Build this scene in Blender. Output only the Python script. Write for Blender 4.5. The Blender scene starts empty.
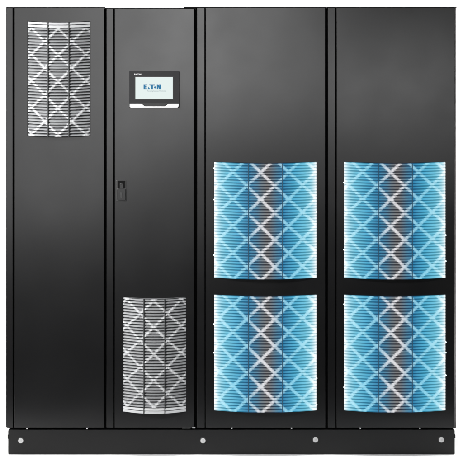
import bpy, bmesh, math
from mathutils import Vector

# ------------------------------------------------------------ scale: photo pixels -> metres
S = 0.0043
def X(px): return (px - 231.5) * S
def Z(py): return (455.0 - py) * S

scene = bpy.context.scene
C = scene.collection

# ------------------------------------------------------------ camera
CAM_D, EYE = 7.0, 110.0
cam_d = bpy.data.cameras.new("camera")
cam = bpy.data.objects.new("camera", cam_d)
C.objects.link(cam)
cam.location = (0, -CAM_D, Z(EYE))
cam.rotation_euler = (math.radians(90), 0, 0)
cam_d.sensor_width = 36
cam_d.lens = 36 * CAM_D / (463 * S)
cam_d.shift_y = -(230.5 - EYE) / 463
cam_d.clip_end = 200
scene.camera = cam

# ------------------------------------------------------------ world, exposure
w = bpy.data.worlds.new("World")
scene.world = w
w.use_nodes = True
w.node_tree.nodes['Background'].inputs[0].default_value = (1, 1, 1, 1)
w.node_tree.nodes['Background'].inputs[1].default_value = 0.008
scene.view_settings.view_transform = 'Standard'
scene.view_settings.look = 'None'
scene.view_settings.exposure = 0
scene.view_settings.gamma = 1

# ------------------------------------------------------------ added lamps, all out of view
def area(name, loc, target, sx, sy, power, spread=180):
    d = bpy.data.lights.new(name, 'AREA')
    d.shape = 'RECTANGLE'; d.size = sx; d.size_y = sy; d.energy = power
    d.spread = math.radians(spread)
    o = bpy.data.objects.new(name, d); C.objects.link(o)
    o.location = loc
    o.rotation_euler = (Vector(target) - Vector(loc)).to_track_quat('-Z', 'Y').to_euler()
    return o
area('overhead_strip_fill', (0.0, -0.20, 3.6), (0.0, -0.12, 0), 3.8, 0.2, 4.6, 15)  # added, out of view; whitens the strip of floor before the plinth
area('backdrop_fill_left', (-4.2, 2.2, 2.6), (-1.2, 5.4, 0.9), 2.0, 3.0, 300, 120)  # added pair, left and right, whitening the backdrop
area('backdrop_fill_right', (4.2, 2.2, 2.6), (1.2, 5.4, 0.9), 2.0, 3.0, 300, 120)
area('backdrop_floor_fill', (0.0, 2.2, 4.2), (0.0, 2.2, 0.0), 8.0, 2.0, 330, 90)  # added lamp to whiten the floor behind the cabinets
def front(name, x0, x1, z0, z1, per_m2):      # added unseen panels behind the camera, shaping each door's sheen
    area(name, ((x0+x1)/2, -8.6, (z0+z1)/2), ((x0+x1)/2, 0.0, (z0+z1)/2), x1-x0, z1-z0, per_m2*(x1-x0)*(z1-z0), 50)
front('front_fill_far_left', -2.8, -1.1, 0.30, 4.2, 0.80)
front('front_fill_left', -1.1, -0.25, 0.75, 4.2, 0.78)
front('front_fill_middle', -0.25, 0.85, 1.15, 3.4, 0.78)
front('front_fill_right', 0.95, 2.9, 1.15, 2.15, 1.0)
front('front_fill_edge', 2.05, 2.5, 1.2, 2.0, 1.5)  # added to brighten the last door's outer edge
area('front_fill_key', (-0.45, -8.3, 2.6), (-0.45, 0.0, 2.4), 1.2, 1.8, 1.5, 50)  # added small panel, brightens the top of the touchscreen cabinet's door
area('side_fill', (-3.4, -3.6, 3.4), (-0.7, 0.0, 1.2), 1.0, 1.0, 42, 50)  # added lamp, lifts the grey vents without sheen on the doors

# ------------------------------------------------------------ materials
def new_mat(name):
    m = bpy.data.materials.new(name); m.use_nodes = True
    return m, m.node_tree, m.node_tree.nodes['Principled BSDF']

def mat(name, col, rough=0.5, metal=0.0, bump=0.0, bscale=900, spec=0.5, mottle=0.0, warp=0.0):
    m, nt, b = new_mat(name)
    b.inputs['Base Color'].default_value = (*col, 1)
    b.inputs['Roughness'].default_value = rough
    b.inputs['Metallic'].default_value = metal
    b.inputs['Specular IOR Level'].default_value = spec
    tc = nt.nodes.new('ShaderNodeTexCoord')
    if mottle:
        n = nt.nodes.new('ShaderNodeTexNoise'); n.inputs['Scale'].default_value = 5
        n.inputs['Detail'].default_value = 5
        nt.links.new(tc.outputs['Object'], n.inputs['Vector'])
        r = nt.nodes.new('ShaderNodeMapRange')
        r.inputs['To Min'].default_value = rough - mottle; r.inputs['To Max'].default_value = rough + mottle
        nt.links.new(n.outputs['Fac'], r.inputs['Value'])
        nt.links.new(r.outputs['Result'], b.inputs['Roughness'])
    if bump:
        n = nt.nodes.new('ShaderNodeTexNoise'); n.inputs['Scale'].default_value = bscale
        n.inputs['Detail'].default_value = 2
        nt.links.new(tc.outputs['Object'], n.inputs['Vector'])
        p = nt.nodes.new('ShaderNodeBump'); p.inputs['Strength'].default_value = bump
        p.inputs['Distance'].default_value = 0.001
        nt.links.new(n.outputs['Fac'], p.inputs['Height'])
        nt.links.new(p.outputs['Normal'], b.inputs['Normal'])
        if warp:      # slow unevenness of large sheet-metal panels
            geo = nt.nodes.new('ShaderNodeNewGeometry')
            n2 = nt.nodes.new('ShaderNodeTexNoise'); n2.inputs['Scale'].default_value = 1.3; n2.inputs['Detail'].default_value = 0.5
            nt.links.new(geo.outputs['Position'], n2.inputs['Vector'])
            p2 = nt.nodes.new('ShaderNodeBump'); p2.inputs['Distance'].default_value = 1.0; p2.inputs['Strength'].default_value = 1.0
            mu = nt.nodes.new('ShaderNodeMath'); mu.operation = 'MULTIPLY'; mu.inputs[1].default_value = warp * 2
            nt.links.new(n2.outputs['Fac'], mu.inputs[0]); nt.links.new(mu.outputs[0], p2.inputs['Height'])
            nt.links.new(p2.outputs['Normal'], p.inputs['Normal'])
    return m

M = {}
M['coat'] = mat('black_powder_coat', (0.006, 0.006, 0.0063), 0.20, bump=0.035, bscale=380, mottle=0.05, warp=0.003)
M['body'] = mat('black_body_steel', (0.004, 0.004, 0.004), 0.7, spec=0.1)
M['plinth'] = mat('black_plinth_paint', (0.005, 0.005, 0.005), 0.45, spec=0.28, bump=0.2, bscale=420, mottle=0.05)
M['slat'] = mat('slat_steel', (0.3, 0.3, 0.3), 0.45, spec=0.3)
_nt = M['slat'].node_tree; _at = _nt.nodes.new('ShaderNodeAttribute'); _at.attribute_name = 'rib'
_mx = _nt.nodes.new('ShaderNodeMix'); _mx.data_type = 'RGBA'
_mx.inputs[6].default_value = (0.21, 0.215, 0.22, 1); _mx.inputs[7].default_value = (0.44, 0.445, 0.45, 1)
_nt.links.new(_at.outputs['Fac'], _mx.inputs[0])
_nt.links.new(_mx.outputs[2], _nt.nodes['Principled BSDF'].inputs['Base Color'])
M['backing'] = mat('vent_backing', (0.12, 0.122, 0.125), 0.8, spec=0.1)
M['divider'] = mat('divider_grey', (0.05, 0.052, 0.053), 0.6, spec=0.2)
M['steel'] = mat('bolt_steel', (0.4, 0.4, 0.4), 0.45)
M['hinge_grey'] = mat('hinge_steel', (0.3, 0.3, 0.3), 0.5)
M['pin'] = mat('pin_steel', (0.46, 0.46, 0.46), 0.45)
M['bezel'] = mat('bezel_plastic', (0.016, 0.016, 0.017), 0.5, spec=0.3)
M['bezel_lip'] = mat('bezel_lip_plastic', (0.02, 0.02, 0.02), 0.5)
M['white'] = mat('white_plastic', (0.6, 0.6, 0.6), 0.4)
M['latch'] = mat('latch_plastic', (0.03, 0.03, 0.03), 0.4)
M['latch_dark'] = mat('latch_recess', (0.003, 0.003, 0.003), 0.6, spec=0.1)
M['studio_floor'] = mat('dark_studio_floor', (0.05, 0.05, 0.05), 0.7, mottle=0.1)
M['paper'] = mat('white_studio_paper', (0.88, 0.88, 0.88), 0.9, spec=0.1)

def lin(h):
    return tuple((((int(h[i:i+2], 16) / 255) + 0.055) / 1.055) ** 2.4 for i in (0, 2, 4))

def glow_mat(name, stops, rib_stops=None, strength=1.0):
    """panel glow painted as emission, varying across the panel width; 'rib' marks the thick lattice stretches"""
    m, nt, b = new_mat(name)
    b.inputs['Base Color'].default_value = (0.02, 0.03, 0.035, 1)
    b.inputs['Roughness'].default_value = 0.6
    b.inputs['Specular IOR Level'].default_value = 0.2
    tc = nt.nodes.new('ShaderNodeTexCoord'); sp = nt.nodes.new('ShaderNodeSeparateXYZ')
    nt.links.new(tc.outputs['Object'], sp.inputs[0])
    r = nt.nodes.new('ShaderNodeMapRange')
    hw = 51.1 * S
    r.inputs['From Min'].default_value = -hw; r.inputs['From Max'].default_value = hw
    nt.links.new(sp.outputs['X'], r.inputs['Value'])
    outs = []
    for st in (stops, rib_stops):
        if not st: continue
        cr = nt.nodes.new('ShaderNodeValToRGB'); e = cr.color_ramp.elements
        for i, (p, h) in enumerate(st):
            el = e[i] if i < 2 else e.new(p)
            el.position = p; el.color = (*lin(h), 1)
            if i == 0: e[1].position = 1.0
        nt.links.new(r.outputs['Result'], cr.inputs['Fac'])
        outs.append(cr.outputs['Color'])
    if rib_stops:
        at = nt.nodes.new('ShaderNodeAttribute'); at.attribute_name = 'rib'
        mx = nt.nodes.new('ShaderNodeMix'); mx.data_type = 'RGBA'
        nt.links.new(at.outputs['Fac'], mx.inputs[0])
        nt.links.new(outs[0], mx.inputs[6]); nt.links.new(outs[1], mx.inputs[7])
        outs = [mx.outputs[2]]
    nt.links.new(outs[0], b.inputs['Emission Color'])  # glow from lights behind and beside, painted into these parts' emission
    b.inputs['Emission Strength'].default_value = strength
    return m
M['glow_slat'] = glow_mat('lit_blue_slat', [
    (0.0, 'ffffff'), (0.012, 'f0fcff'), (0.045, 'a8dfee'), (0.11, '6cc2dc'), (0.22, '48a8cc'), (0.32, '2a80aa'),
    (0.42, '4a7c98'), (0.46, '66727a'), (0.52, '767170'), (0.56, '687078'), (0.61, '4c7c96'), (0.68, '2a80ac'),
    (0.78, '48a8cc'), (0.89, '6cc2dc'), (0.955, 'a8dfee'), (1.0, 'ffffff')], [
    (0.0, 'ffffff'), (0.02, 'f4feff'), (0.055, 'b4e6f4'), (0.20, '8cd2e8'), (0.30, '86c8e0'), (0.36, 'a0c4d6'),
    (0.43, 'd0d6de'), (0.50, 'dedbdd'), (0.56, 'dad8dc'), (0.62, 'a8c6d6'), (0.70, '86c8e0'), (0.80, '8ad0e6'),
    (0.92, 'b0e4f2'), (0.97, 'f4feff'), (1.0, 'ffffff')])
M['glow_back'] = glow_mat('lit_deep_blue_backing', [
    (0.0, 'cfe0e6'), (0.02, 'a2c6d2'), (0.07, '4c92aa'), (0.22, '226c8c'), (0.33, '164e72'), (0.42, '1e3850'),
    (0.50, '2c2a30'), (0.54, '2c282c'), (0.60, '1c3850'), (0.67, '164e74'), (0.78, '22708e'),
    (0.93, '4e98ae'), (0.98, 'a6cad4'), (1.0, 'd2e4e8')])
M['glow_divider'] = glow_mat('dim_blue_divider', [(0.0, '184058'), (1.0, '184058')])
def emis(name, col, st, base=(0.02, 0.02, 0.02)):
    m, nt, b = new_mat(name)
    b.inputs['Base Color'].default_value = (*base, 1)
    b.inputs['Emission Color'].default_value = (*col, 1)
    b.inputs['Emission Strength'].default_value = st
    b.inputs['Roughness'].default_value = 0.7
    b.inputs['Specular IOR Level'].default_value = 0.05
    return m
M['led'] = emis('white_led', (0.9, 0.98, 1.0), 1.6)
M['screen'] = emis('lit_screen', (0.82, 0.92, 0.90), 0.93)
M['ink_blue'] = emis('screen_blue', (0.008, 0.19, 0.40), 0.9)
M['ink_grey'] = emis('screen_grey', (0.36, 0.44, 0.48), 0.9)
M['ink_white'] = mat('white_print', (0.8, 0.8, 0.8), 0.5)

# ------------------------------------------------------------ helpers
def wloc(o):
    v = Vector(o.location)
    while o.parent:
        o = o.parent; v += Vector(o.location)
    return v

def obj(name, bm, mats, parent=None, loc=(0, 0, 0), bevel=0.0, seg=2, smooth=False):
    """bm is in world coordinates; the object's origin is put at loc (world)."""
    loc = Vector(loc)
    bmesh.ops.translate(bm, verts=bm.verts, vec=-loc)
    bmesh.ops.recalc_face_normals(bm, faces=bm.faces)
    me = bpy.data.meshes.new(name); bm.to_mesh(me); bm.free()
    for m in (mats if isinstance(mats, (list, tuple)) else [mats]): me.materials.append(M[m])
    if smooth:
        for p in me.polygons: p.use_smooth = True
    o = bpy.data.objects.new(name, me); C.objects.link(o)
    o.parent = parent
    o.location = loc - (wloc(parent) if parent else Vector((0, 0, 0)))
    if bevel:
        md = o.modifiers.new('bevel', 'BEVEL'); md.width = bevel; md.segments = seg
        md.limit_method = 'ANGLE'; md.angle_limit = math.radians(40)
    return o

def box(bm, x0, x1, y0, y1, z0, z1, mi=0):
    vs = [bm.verts.new(p) for p in ((x0,y0,z0),(x1,y0,z0),(x1,y1,z0),(x0,y1,z0),(x0,y0,z1),(x1,y0,z1),(x1,y1,z1),(x0,y1,z1))]
    for f in ((0,3,2,1),(4,5,6,7),(0,1,5,4),(1,2,6,5),(2,3,7,6),(3,0,4,7)):
        bm.faces.new([vs[i] for i in f]).material_index = mi
    return bm

def pbox(bm, px0, px1, py0, py1, y0, y1, mi=0):   # photo-pixel rectangle
    return box(bm, X(px0), X(px1), y0, y1, Z(py1), Z(py0), mi)

def prism(bm, pts, y0, y1, mi=0):   # pts in (x, z), extruded along y
    a = [bm.verts.new((x, y0, z)) for x, z in pts]; b = [bm.verts.new((x, y1, z)) for x, z in pts]
    n = len(pts)
    bm.faces.new(a).material_index = mi; bm.faces.new(b[::-1]).material_index = mi
    for i in range(n): bm.faces.new((a[i], b[i], b[(i+1) % n], a[(i+1) % n])).material_index = mi
    return bm

def disc(bm, cx, cz, r, y0, y1, n=24, mi=0):
    return prism(bm, [(cx + r*math.cos(2*math.pi*i/n), cz + r*math.sin(2*math.pi*i/n)) for i in range(n)], y0, y1, mi)

def rrect(px0, px1, py0, py1, r, n=5, bottom_only=False):
    x0, x1, z0, z1 = X(px0), X(px1), Z(py1), Z(py0); r *= S
    pts = []
    for cx, cz, a0 in ((x1-r, z0+r, -90), (x1-r, z1-r, 0), (x0+r, z1-r, 90), (x0+r, z0+r, 180)):
        for i in range(n+1):
            a = math.radians(a0 + 90*i/n)
            pts.append((cx + r*math.cos(a), cz + r*math.sin(a)))
    return pts

def tag(o, label, cat, group=None, kind=None):
    o['label'] = label; o['category'] = cat
    if group: o['group'] = group
    if kind: o['kind'] = kind
    return o

def empty(name, loc):
    o = bpy.data.objects.new(name, None); C.objects.link(o)
    o.location = loc; o.empty_display_size = 0.2
    return o

def text(name, body, mats, parent, px0, px1, py0, py1, y, depth=0.0004, bold=0.0):
    """lettering fitted to a pixel box"""
    cu = bpy.data.curves.new(name, 'FONT'); cu.body = body; cu.size = 1; cu.offset = bold; cu.extrude = 0.01
    t = bpy.data.objects.new(name, cu); C.objects.link(t)
    bpy.context.view_layer.update()
    me0 = bpy.data.meshes.new_from_object(t.evaluated_get(bpy.context.evaluated_depsgraph_get()))
    bm = bmesh.new(); bm.from_mesh(me0)
    bpy.data.objects.remove(t); bpy.data.curves.remove(cu); bpy.data.meshes.remove(me0)
    xs = [v.co.x for v in bm.verts]; ys = [v.co.y for v in bm.verts]
    ax, bx_, ay, by = min(xs), max(xs), min(ys), max(ys)
    for v in bm.verts:
        u = (v.co.x-ax)/(bx_-ax); t_ = (v.co.y-ay)/(by-ay); d = v.co.z
        v.co = (X(px0)+(X(px1)-X(px0))*u, y - (depth if d > 0 else 0), Z(py1)+(Z(py0)-Z(py1))*t_)
    return bm

# ------------------------------------------------------------ setting: white studio sweep
bm = bmesh.new()
box(bm, -14, 14, -14, 8.0, -0.05, -0.006)
o = obj('floor', bm, 'studio_floor'); o['kind'] = 'structure'  # unseen floor, added dark to keep reflections low in the door bottoms
bm = bmesh.new()
prof = [(-0.9, 0.0), (4.0, 0.0)] + [(4.0 + 1.6*math.sin(math.radians(a)), 1.6 - 1.6*math.cos(math.radians(a))) for a in range(6, 91, 6)] + [(5.6, 9.0)]
back = [(y + 0.003, z - 0.003) for y, z in prof]; back[-1] = (5.603, 9.0)
va = [[bm.verts.new((x, y, z)) for y, z in prof] for x in (-12, 12)]
vb = [[bm.verts.new((x, y, z)) for y, z in back] for x in (-12, 12)]
n = len(prof)
for i in range(n-1):
    bm.faces.new((va[0][i], va[1][i], va[1][i+1], va[0][i+1]))
    bm.faces.new((vb[0][i], vb[0][i+1], vb[1][i+1], vb[1][i]))
o = obj('backdrop', bm, 'paper'); o['kind'] = 'structure'

# ------------------------------------------------------------ cabinet construction
GAP_Y = 0.034          # recessed body face behind the gaps
DOOR_F, DOOR_B = -0.004, 0.020
SAG = 1.3 * S
BULGE = 0.026
DEPTH = 0.80

def door_mesh(px0, px1, py0, py1, vents):
    """plate with arched openings; vents = [(vx0, vx1, vy_top, vy_bot)] (same x range)"""
    bm = bmesh.new()
    if vents:
        vx0, vx1 = vents[0][0], vents[0][1]
        NX = 20
        xs = [px0] + [vx0 + (vx1-vx0)*i/NX for i in range(NX+1)] + [px1]
        rows = [(py0, False)]
        for v in sorted(vents, key=lambda v: v[2]): rows += [(v[2], True), (v[3], True)]
        rows.append((py1, False))
    else:
        xs = [px0, px1]; rows = [(py0, False), (py1, False)]; vx0 = vx1 = None
    grid = []
    for py, arc in rows:
        r = []
        for x in xs:
            z = Z(py)
            if arc and vx0 <= x <= vx1:
                u = (2*x - vx0 - vx1) / (vx1 - vx0); z -= SAG*(1-u*u)
            r.append(bm.verts.new((X(x), DOOR_F, z)))
        grid.append(r)
    holes = set()
    for j in range(len(rows)-1):
        if rows[j][1] and rows[j+1][1] and j % 2 == 1:
            for i in range(1, len(xs)-2): holes.add((j, i))
    fs = []
    for j in range(len(rows)-1):
        for i in range(len(xs)-1):
            if (j, i) in holes: continue
            fs.append(bm.faces.new((grid[j+1][i], grid[j+1][i+1], grid[j][i+1], grid[j][i])))
    ext = bmesh.ops.extrude_face_region(bm, geom=fs)
    vs = [g for g in ext['geom'] if isinstance(g, bmesh.types.BMVert)]
    bmesh.ops.translate(bm, verts=vs, vec=(0, DOOR_B-DOOR_F, 0))
    return bm

PITCH, LX, LY = 2.93, 13.6, 26.5      # slat pitch, lattice column pitch, lattice vertical period
def vent(parent, vx0, vx1, vt, vb, node_x, node_y, mats, top_rows=0, bottom_rows=0, lx=LX, ly=LY,
         pitch=PITCH, name='vent_grille', band=1.6, h_slat=0.27, h_lat=0.40):
    """curved louvre: one mesh, slots 0 slats (thicker where the lattice runs), 1 backing and caps, 2 dividers"""
    bm = bmesh.new()
    rib = bm.verts.layers.float.new('rib')
    cx, hw = (vx0+vx1)/2, (vx1-vx0)/2
    def prof(px, off=0.0):
        u = max(-1, min(1, (px-cx)/hw))
        return DOOR_F - 0.001 - BULGE*(1-u*u) + off, -SAG*(1-u*u)
    def wave(px, py):
        # distance to the two families of 45-degree-ish lines through the nodes
        a = (px-node_x)/lx; b = 2*(py-node_y)/ly
        d1 = abs(((a+b+1) % 2)-1); d2 = abs(((a-b+1) % 2)-1)
        return min(d1, d2)*lx
    def cover(d): return max(0.0, min(1.0, (band+0.7-d)/1.4))
    # backing
    NB = 28
    def sheet(z_a, z_b, ya, yb, mi):
        pa = pb = None
        for i in range(NB+1):
            px = vx0 + 2*hw*i/NB; y, dz = prof(px)
            yy = y if ya is None else ya
            a = bm.verts.new((X(px), y+ya, z_a+dz)); b = bm.verts.new((X(px), (y+yb) if yb is not None else DOOR_B-0.002, z_b+dz))
            if pa: bm.faces.new((pa, a, b, pb)).material_index = mi
            pa, pb = a, b
    sheet(Z(vb), Z(vt), 0.009, 0.009, 1)
    sheet(Z(vt)-0.0004, Z(vt)-0.0004, 0.0, None, 1)
    sheet(Z(vb)+0.0004, Z(vb)+0.0004, 0.0, None, 1)
    nrow = int(round((vb-vt)/pitch)); p = (vb-vt)/nrow
    step = 0.55; nx = int((vx1-vx0-0.6)/step)
    for k in range(nrow):
        py = vt + (k+0.5)*p
        prev = None
        full = k < top_rows or k >= nrow-bottom_rows
        for i in range(nx+1):
            px = vx0 + (vx1-vx0)*i/nx
            y, dz = prof(px)
            tt, tb = (1.0, 1.0) if full else (cover(wave(px, py-0.3*p)), cover(wave(px, py+0.3*p)))
            t = (tt+tb)/2
            ht = (h_slat + (h_lat-h_slat)*tt)*p*S; hb = (h_slat + (h_lat-h_slat)*tb)*p*S
            zc = Z(py)+dz
            f = y + 0.0022*(1-t)
            ring = [bm.verts.new(q) for q in ((X(px), y+0.008, zc+ht), (X(px), f+0.0025, zc+ht), (X(px), f, zc-hb*0.75), (X(px), f+0.001, zc-hb), (X(px), y+0.008, zc-hb))]
            for q, tv in zip(ring, (tt, tt, tb, tb, tb)): q[rib] = tv
            if prev:
                mi = 0
                for q in range(4):
                    bm.faces.new((prev[0][q], ring[q], ring[q+1], prev[0][q+1])).material_index = mi
            else:
                bm.faces.new(ring).material_index = 0
            prev = (ring, t)
        bm.faces.new(prev[0][::-1]).material_index = 0
    # two upright dividers and the side rails
    for fx, wd in ((1/3, 0.45), (2/3, 0.45)):
        px = vx0 + 2*hw*fx; y, dz = prof(px)
        box(bm, X(px-wd), X(px+wd), y-0.0015, y+0.006, Z(vb)+dz+0.0008, Z(vt)+dz-0.0008, 2)
    y, dz = prof(cx)
    return obj(name, bm, mats, parent, loc=(X(cx), DOOR_F, (Z(vt)+Z(vb))/2))

GREY = ['slat', 'backing', 'divider']
BLUE = ['glow_slat', 'glow_back', 'glow_divider']

def cabinet(label, bx0, bx1, top, sx0, sx1, dx0, dx1, group='black equipment cabinets side by side'):
    root = empty('cabinet', (X((bx0+bx1)/2), DEPTH/2, Z(430)))
    tag(root, label, 'cabinet', group)
    bm = bmesh.new(); pbox(bm, bx0, bx1, top+0.1, 430, GAP_Y, DEPTH)
    obj('body', bm, 'body', root, wloc(root), bevel=0.002)
    bm = bmesh.new(); pbox(bm, sx0, sx1, top+0.3, 427.6, 0.0, GAP_Y+0.002)
    obj('frame_post', bm, 'coat', root, (X((sx0+sx1)/2), 0, Z(427)), bevel=0.0018)
    bm = bmesh.new(); pbox(bm, bx0+0.2, bx1-0.2, top-0.35, top+0.25, -0.003, 0.05)
    obj('top_trim', bm, 'body', root, (X((sx0+sx1)/2), 0, Z(top)))
    bm = bmesh.new(); pbox(bm, sx1-0.2, dx0+0.3, top+0.6, 427.4, DOOR_B+0.002 if bx0 < 7 else 0.010, GAP_Y+0.001)  # added black bar standing in for shade in the post-to-door groove
    obj('groove_shade', bm, 'body', root, (X(dx0), 0, Z(427)))
    return root

def door(root, *a):
    return obj('door', door_mesh(a[0], a[1], a[2]+0.3, *a[3:]), 'coat', root, (X(a[0]), DOOR_B, Z(a[3])), bevel=0.0016)

def small(root, name, items, m, parent=None):
    for px, py, r, y0, y1 in items:
        bm = bmesh.new(); disc(bm, X(px), Z(py), r*S, y0, y1, 14)
        obj(name, bm, m, parent or root, (X(px), y1, Z(py)), bevel=0.0008, seg=1)

def lug(root, px, top, w_=1.6, h=1.2):
    bm = bmesh.new(); pbox(bm, px-w_/2, px+w_/2, top-h, top+0.7, 0.045, 0.075)
    obj('top_lug', bm, 'body', root, (X(px), 0.06, Z(top)), bevel=0.001)

# ---- cabinet one
c1 = cabinet('leftmost black cabinet with a tall plain door and one grey slatted vent near its top',
             6.0, 105.2, 7.3, 6.0, 12.9, 14.5, 104.0)
d1 = door(c1, 14.5, 104.3, 7.3, 427.4, [(27.9, 90.2, 21.2, 135.8)])
vent(d1, 27.9, 90.2, 21.2, 135.8, 59.0, 27.6, GREY, top_rows=2)
small(c1, 'screw', [(27, 428.6, 0.85, 0.0, GAP_Y), (87, 428.6, 0.85, 0.0, GAP_Y)], 'pin')
lug(c1, 56, 7.3); 
for py in (48, 97, 413):
    bm = bmesh.new(); pbox(bm, 5.5, 6.3, py-1, py+1, 0.05, 0.07)
    obj('side_lug', bm, 'body', c1, (X(6), 0.06, Z(py)), bevel=0.0005)

# ---- cabinet two
c2 = cabinet('narrow black cabinet with a small touchscreen, a door latch and a grey vent low down',
             105.25, 195.4, 8.2, 106.4, 113.6, 114.7, 194.1)
d2 = door(c2, 114.7, 194.1, 8.2, 427.4, [(123.2, 186.0, 296.8, 411.6)])
vent(d2, 123.2, 186.0, 296.8, 411.6, 154.3, 298.8, GREY, bottom_rows=2)
for px in (120.3, 154.5, 176): lug(c2, px, 8.2, 1.6, 0.9)
bm = bmesh.new(); pbox(bm, 184.0, 196.0, 6.5, 8.0, -0.002, 0.06)
obj('hinge_cap', bm, 'body', c2, (X(190), 0.03, Z(7.2)), bevel=0.001)
bm = bmesh.new(); prism(bm, rrect(192.2, 195.4, 427.0, 428.2, 0.5), -0.006, 0.0)
obj('hinge_pin', bm, 'hinge_grey', c2, (X(193.8), 0, Z(427.5)))
bm = bmesh.new(); prism(bm, rrect(182.0, 190.5, 427.4, 429.0, 0.6), 0.0, 0.03)
obj('hinge_plate', bm, 'plinth', c2, (X(186), 0.02, Z(428)))

# latch on door two
bm = bmesh.new()
prism(bm, rrect(116.2, 126.6, 179.9, 201.2, 1.2), DOOR_F-0.003, DOOR_F)
lt = obj('door_latch', bm, 'latch', d2, (X(121.4), DOOR_F, Z(190.5)), bevel=0.0008)
# (the latch's own pieces are its inverted-U recess, its lever and its lock, in one mesh with separate slots)
lt.data.materials.append(M['latch_dark']); lt.data.materials.append(M['coat']); lt.data.materials.append(M['steel'])
bm = bmesh.new(); bm.from_mesh(lt.data)
off = Vector((X(121.4), DOOR_F, Z(190.5)))
bmesh.ops.translate(bm, verts=bm.verts, vec=off)
Y0 = DOOR_F-0.0045
pbox(bm, 117.6, 125.4, 180.6, 183.4, Y0, DOOR_F-0.001, 1)
pbox(bm, 117.6, 119.7, 183.4, 188.0, Y0, DOOR_F-0.001, 1)
pbox(bm, 123.3, 125.4, 183.4, 188.0, Y0, DOOR_F-0.001, 1)
pbox(bm, 119.7, 123.3, 183.4, 189.0, DOOR_F-0.006, DOOR_F-0.001, 2)
prism(bm, rrect(117.4, 125.6, 188.6, 200.0, 0.8), DOOR_F-0.008, DOOR_F-0.001, 2)
prism(bm, rrect(120.5, 122.5, 192.2, 197.8, 0.9), DOOR_F-0.0095, DOOR_F-0.0075, 0)
disc(bm, X(121.5), Z(183.6), 1.0*S, DOOR_F-0.0075, DOOR_F-0.004, 14, 2)
bmesh.ops.translate(bm, verts=bm.verts, vec=-off)
bm.to_mesh(lt.data); bm.free()

# touchscreen
YF = DOOR_F - 0.014
bm = bmesh.new(); prism(bm, rrect(129.3, 179.4, 70.8, 108.0, 1.4), YF, DOOR_F)
disp = obj('touchscreen', bm, 'bezel', c2, (X(154.3), DOOR_F, Z(89.4)), bevel=0.0012)
bm = bmesh.new(); pbox(bm, 135.0, 173.6, 76.4, 99.7, YF-0.0006, YF+0.002)
obj('screen_surround', bm, 'bezel_lip', disp, (X(154.3), YF, Z(88)))
bm = bmesh.new(); pbox(bm, 135.7, 172.9, 77.1, 99.0, YF-0.0012, YF)
obj('screen', bm, 'screen', disp, (X(154.3), YF, Z(88)))
bm = bmesh.new()
prism(bm, [(X(a), Z(b)) for a, b in ((129.9, 104.0), (142.2, 104.0), (144.9, 106.2), (165.4, 106.2), (168.2, 104.0), (178.9, 104.0), (178.9, 106.2), (177.6, 107.7), (131.0, 107.7), (129.9, 106.4))], YF-0.002, YF+0.004)
obj('white_trim', bm, 'white', disp, (X(154.3), YF, Z(106)), bevel=0.0006)
bm = bmesh.new()
prism(bm, [(X(a), Z(b)) for a, b in ((142.6, 103.6), (167.8, 103.6), (165.2, 105.9), (145.2, 105.9))], YF-0.003, YF+0.003)
obj('button_strip', bm, 'bezel_lip', disp, (X(154.3), YF, Z(105)), bevel=0.0006)

# logo letters on the screen, cut as solid shapes
LY_ = YF - 0.0012
bm = bmesh.new()
def poly(pts, mi=0): prism(bm, [(X(a), Z(b)) for a, b in pts], LY_-0.0004, LY_, mi)
t0, t1 = 84.3, 89.5
poly([(143.8,t0),(147.6,t0),(147.4,t0+1.2),(145.6,t0+1.2),(145.6,t0+1.9),(147.0,t0+1.9),(147.0,t0+3.1),(145.6,t0+3.1),(145.6,t1-1.2),(147.4,t1-1.2),(147.2,t1),(143.8,t1)])
poly([(147.6,t1),(148.9,t0+2.4),(150.5,t1)])
poly([(149.4,t0),(154.9,t0),(154.9,t0+1.3),(153.1,t0+1.3),(153.1,t1),(151.3,t1),(151.3,t0+1.3),(149.9,t0+1.3)])
disc(bm, X(155.3), Z(t0+3.1), 1.05*S, LY_-0.0004, LY_, 18)
poly([(157.0,t0),(158.6,t0),(159.4,t0+2.2),(159.4,t0),(161.0,t0),(161.0,t1),(159.5,t1),(158.6,t0+2.8),(158.6,t1),(157.0,t1)])
obj('screen_logo', bm, 'ink_blue', disp, (X(152.5), YF, Z(87)))
bm = text('tagline', 'Powering Business Worldwide', 'ink_grey', disp, 147.6, 166.2, 90.3, 92.0, LY_, bold=0.01)
obj('screen_tagline', bm, 'ink_grey', disp, (X(157), YF, Z(91)))
bm = text('maker_name', 'EATON', 'ink_white', disp, 134.6, 141.4, 73.6, 75.2, YF, bold=0.02)
obj('bezel_lettering', bm, 'ink_white', disp, (X(138), YF, Z(74.4)))

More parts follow.
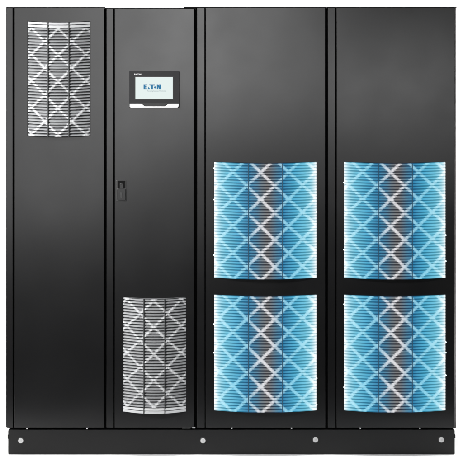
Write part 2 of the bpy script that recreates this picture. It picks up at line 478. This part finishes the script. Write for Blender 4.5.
# ---- cabinets three and four
def blue_cabinet(label, bx0, bx1, top, sx0, sx1, dx0, dx1, vx0, vx1, leds, pins, lugx):
    c = cabinet(label, bx0, bx1, top, sx0, sx1, dx0, dx1)
    V = [(vx0, vx1, 161.8, 277.6), (vx0, vx1, 294.6, 410.2)]
    d = door(c, dx0, dx1, top, 427.4, V)
    for v in V:
        vent(d, v[0], v[1], v[2], v[3], (vx0+vx1)/2-4.6, v[2]+9.2, BLUE, lx=13.9, ly=26.9, band=2.1, name='lit_vent_grille')
    for px, py in leds:
        bm = bmesh.new(); bmesh.ops.create_uvsphere(bm, u_segments=10, v_segments=6, radius=0.8*S)
        bmesh.ops.translate(bm, verts=bm.verts, vec=(X(px), DOOR_F-0.002, Z(py)))
        obj('edge_led', bm, 'led', d, (X(px), DOOR_F, Z(py)), smooth=True)
    small(c, 'screw', [(p, 428.3, 0.85, 0.0, GAP_Y) for p in pins], 'pin')
    lug(c, lugx, top)
    return c
blue_cabinet('black cabinet with two blue lit grilles, standing directly right of the touchscreen cabinet',
             195.45, 326.6, 7.2, 196.9, 204.7, 205.7, 325.3, 214.2, 316.4,
             [(214.2, 168), (214.2, 199.5), (214.2, 255), (316.4, 212), (213.9, 324), (213.9, 352.5), (316.6, 378), (316.6, 404.5)],
             (231.8, 291.5), 262)
c4 = blue_cabinet('rightmost black cabinet with two blue lit grilles, at the outer end of the row',
             326.65, 457.0, 7.2, 327.8, 335.5, 336.5, 454.6, 344.0, 445.4,
             [(344.0, 182.5), (344.0, 249.7), (445.6, 235), (445.6, 261), (344.0, 304), (344.0, 387), (445.6, 342), (445.6, 352.5), (445.6, 375)],
             (360.4, 420), 391)

# ---- shared plinth
pl = bpy.data.objects.new('plinth', None)
pl = empty('plinth', (X(231.5), DEPTH/2, 0))
tag(pl, 'long low black base under all four cabinets with round silver bolts along its front', 'plinth')
bm = bmesh.new()
prism(bm, rrect(7.9, 455.0, 430.3, 454.9, 1.1), 0.010, DEPTH-0.02)
obj('base_rail', bm, 'plinth', pl, (X(231.5), DEPTH/2, 0))
for px, py in ((20.6, 441.0), (203.0, 441.0), (315.6, 440.2), (441.6, 440.2)):
    bm = bmesh.new(); disc(bm, X(px), Z(py), 3.3*S, 0.0085, 0.012, 28, 1)
    disc(bm, X(px), Z(py), 2.5*S, 0.003, 0.011, 28, 0)
    disc(bm, X(px)+0.2*S, Z(py), 1.1*S, 0.0024, 0.0032, 6, 2)
    obj('bolt', bm, ['pin', 'bezel_lip', 'steel'], pl, (X(px), 0.01, Z(py)), bevel=0.0006)
for px, py in ((7.3, 438.5), (455.6, 438.0)):
    bm = bmesh.new(); pbox(bm, px-0.8, px+0.8, py-1.8, py+1.8, 0.03, 0.05)
    obj('side_stud', bm, 'body', pl, (X(px), 0.04, Z(py)), bevel=0.001)
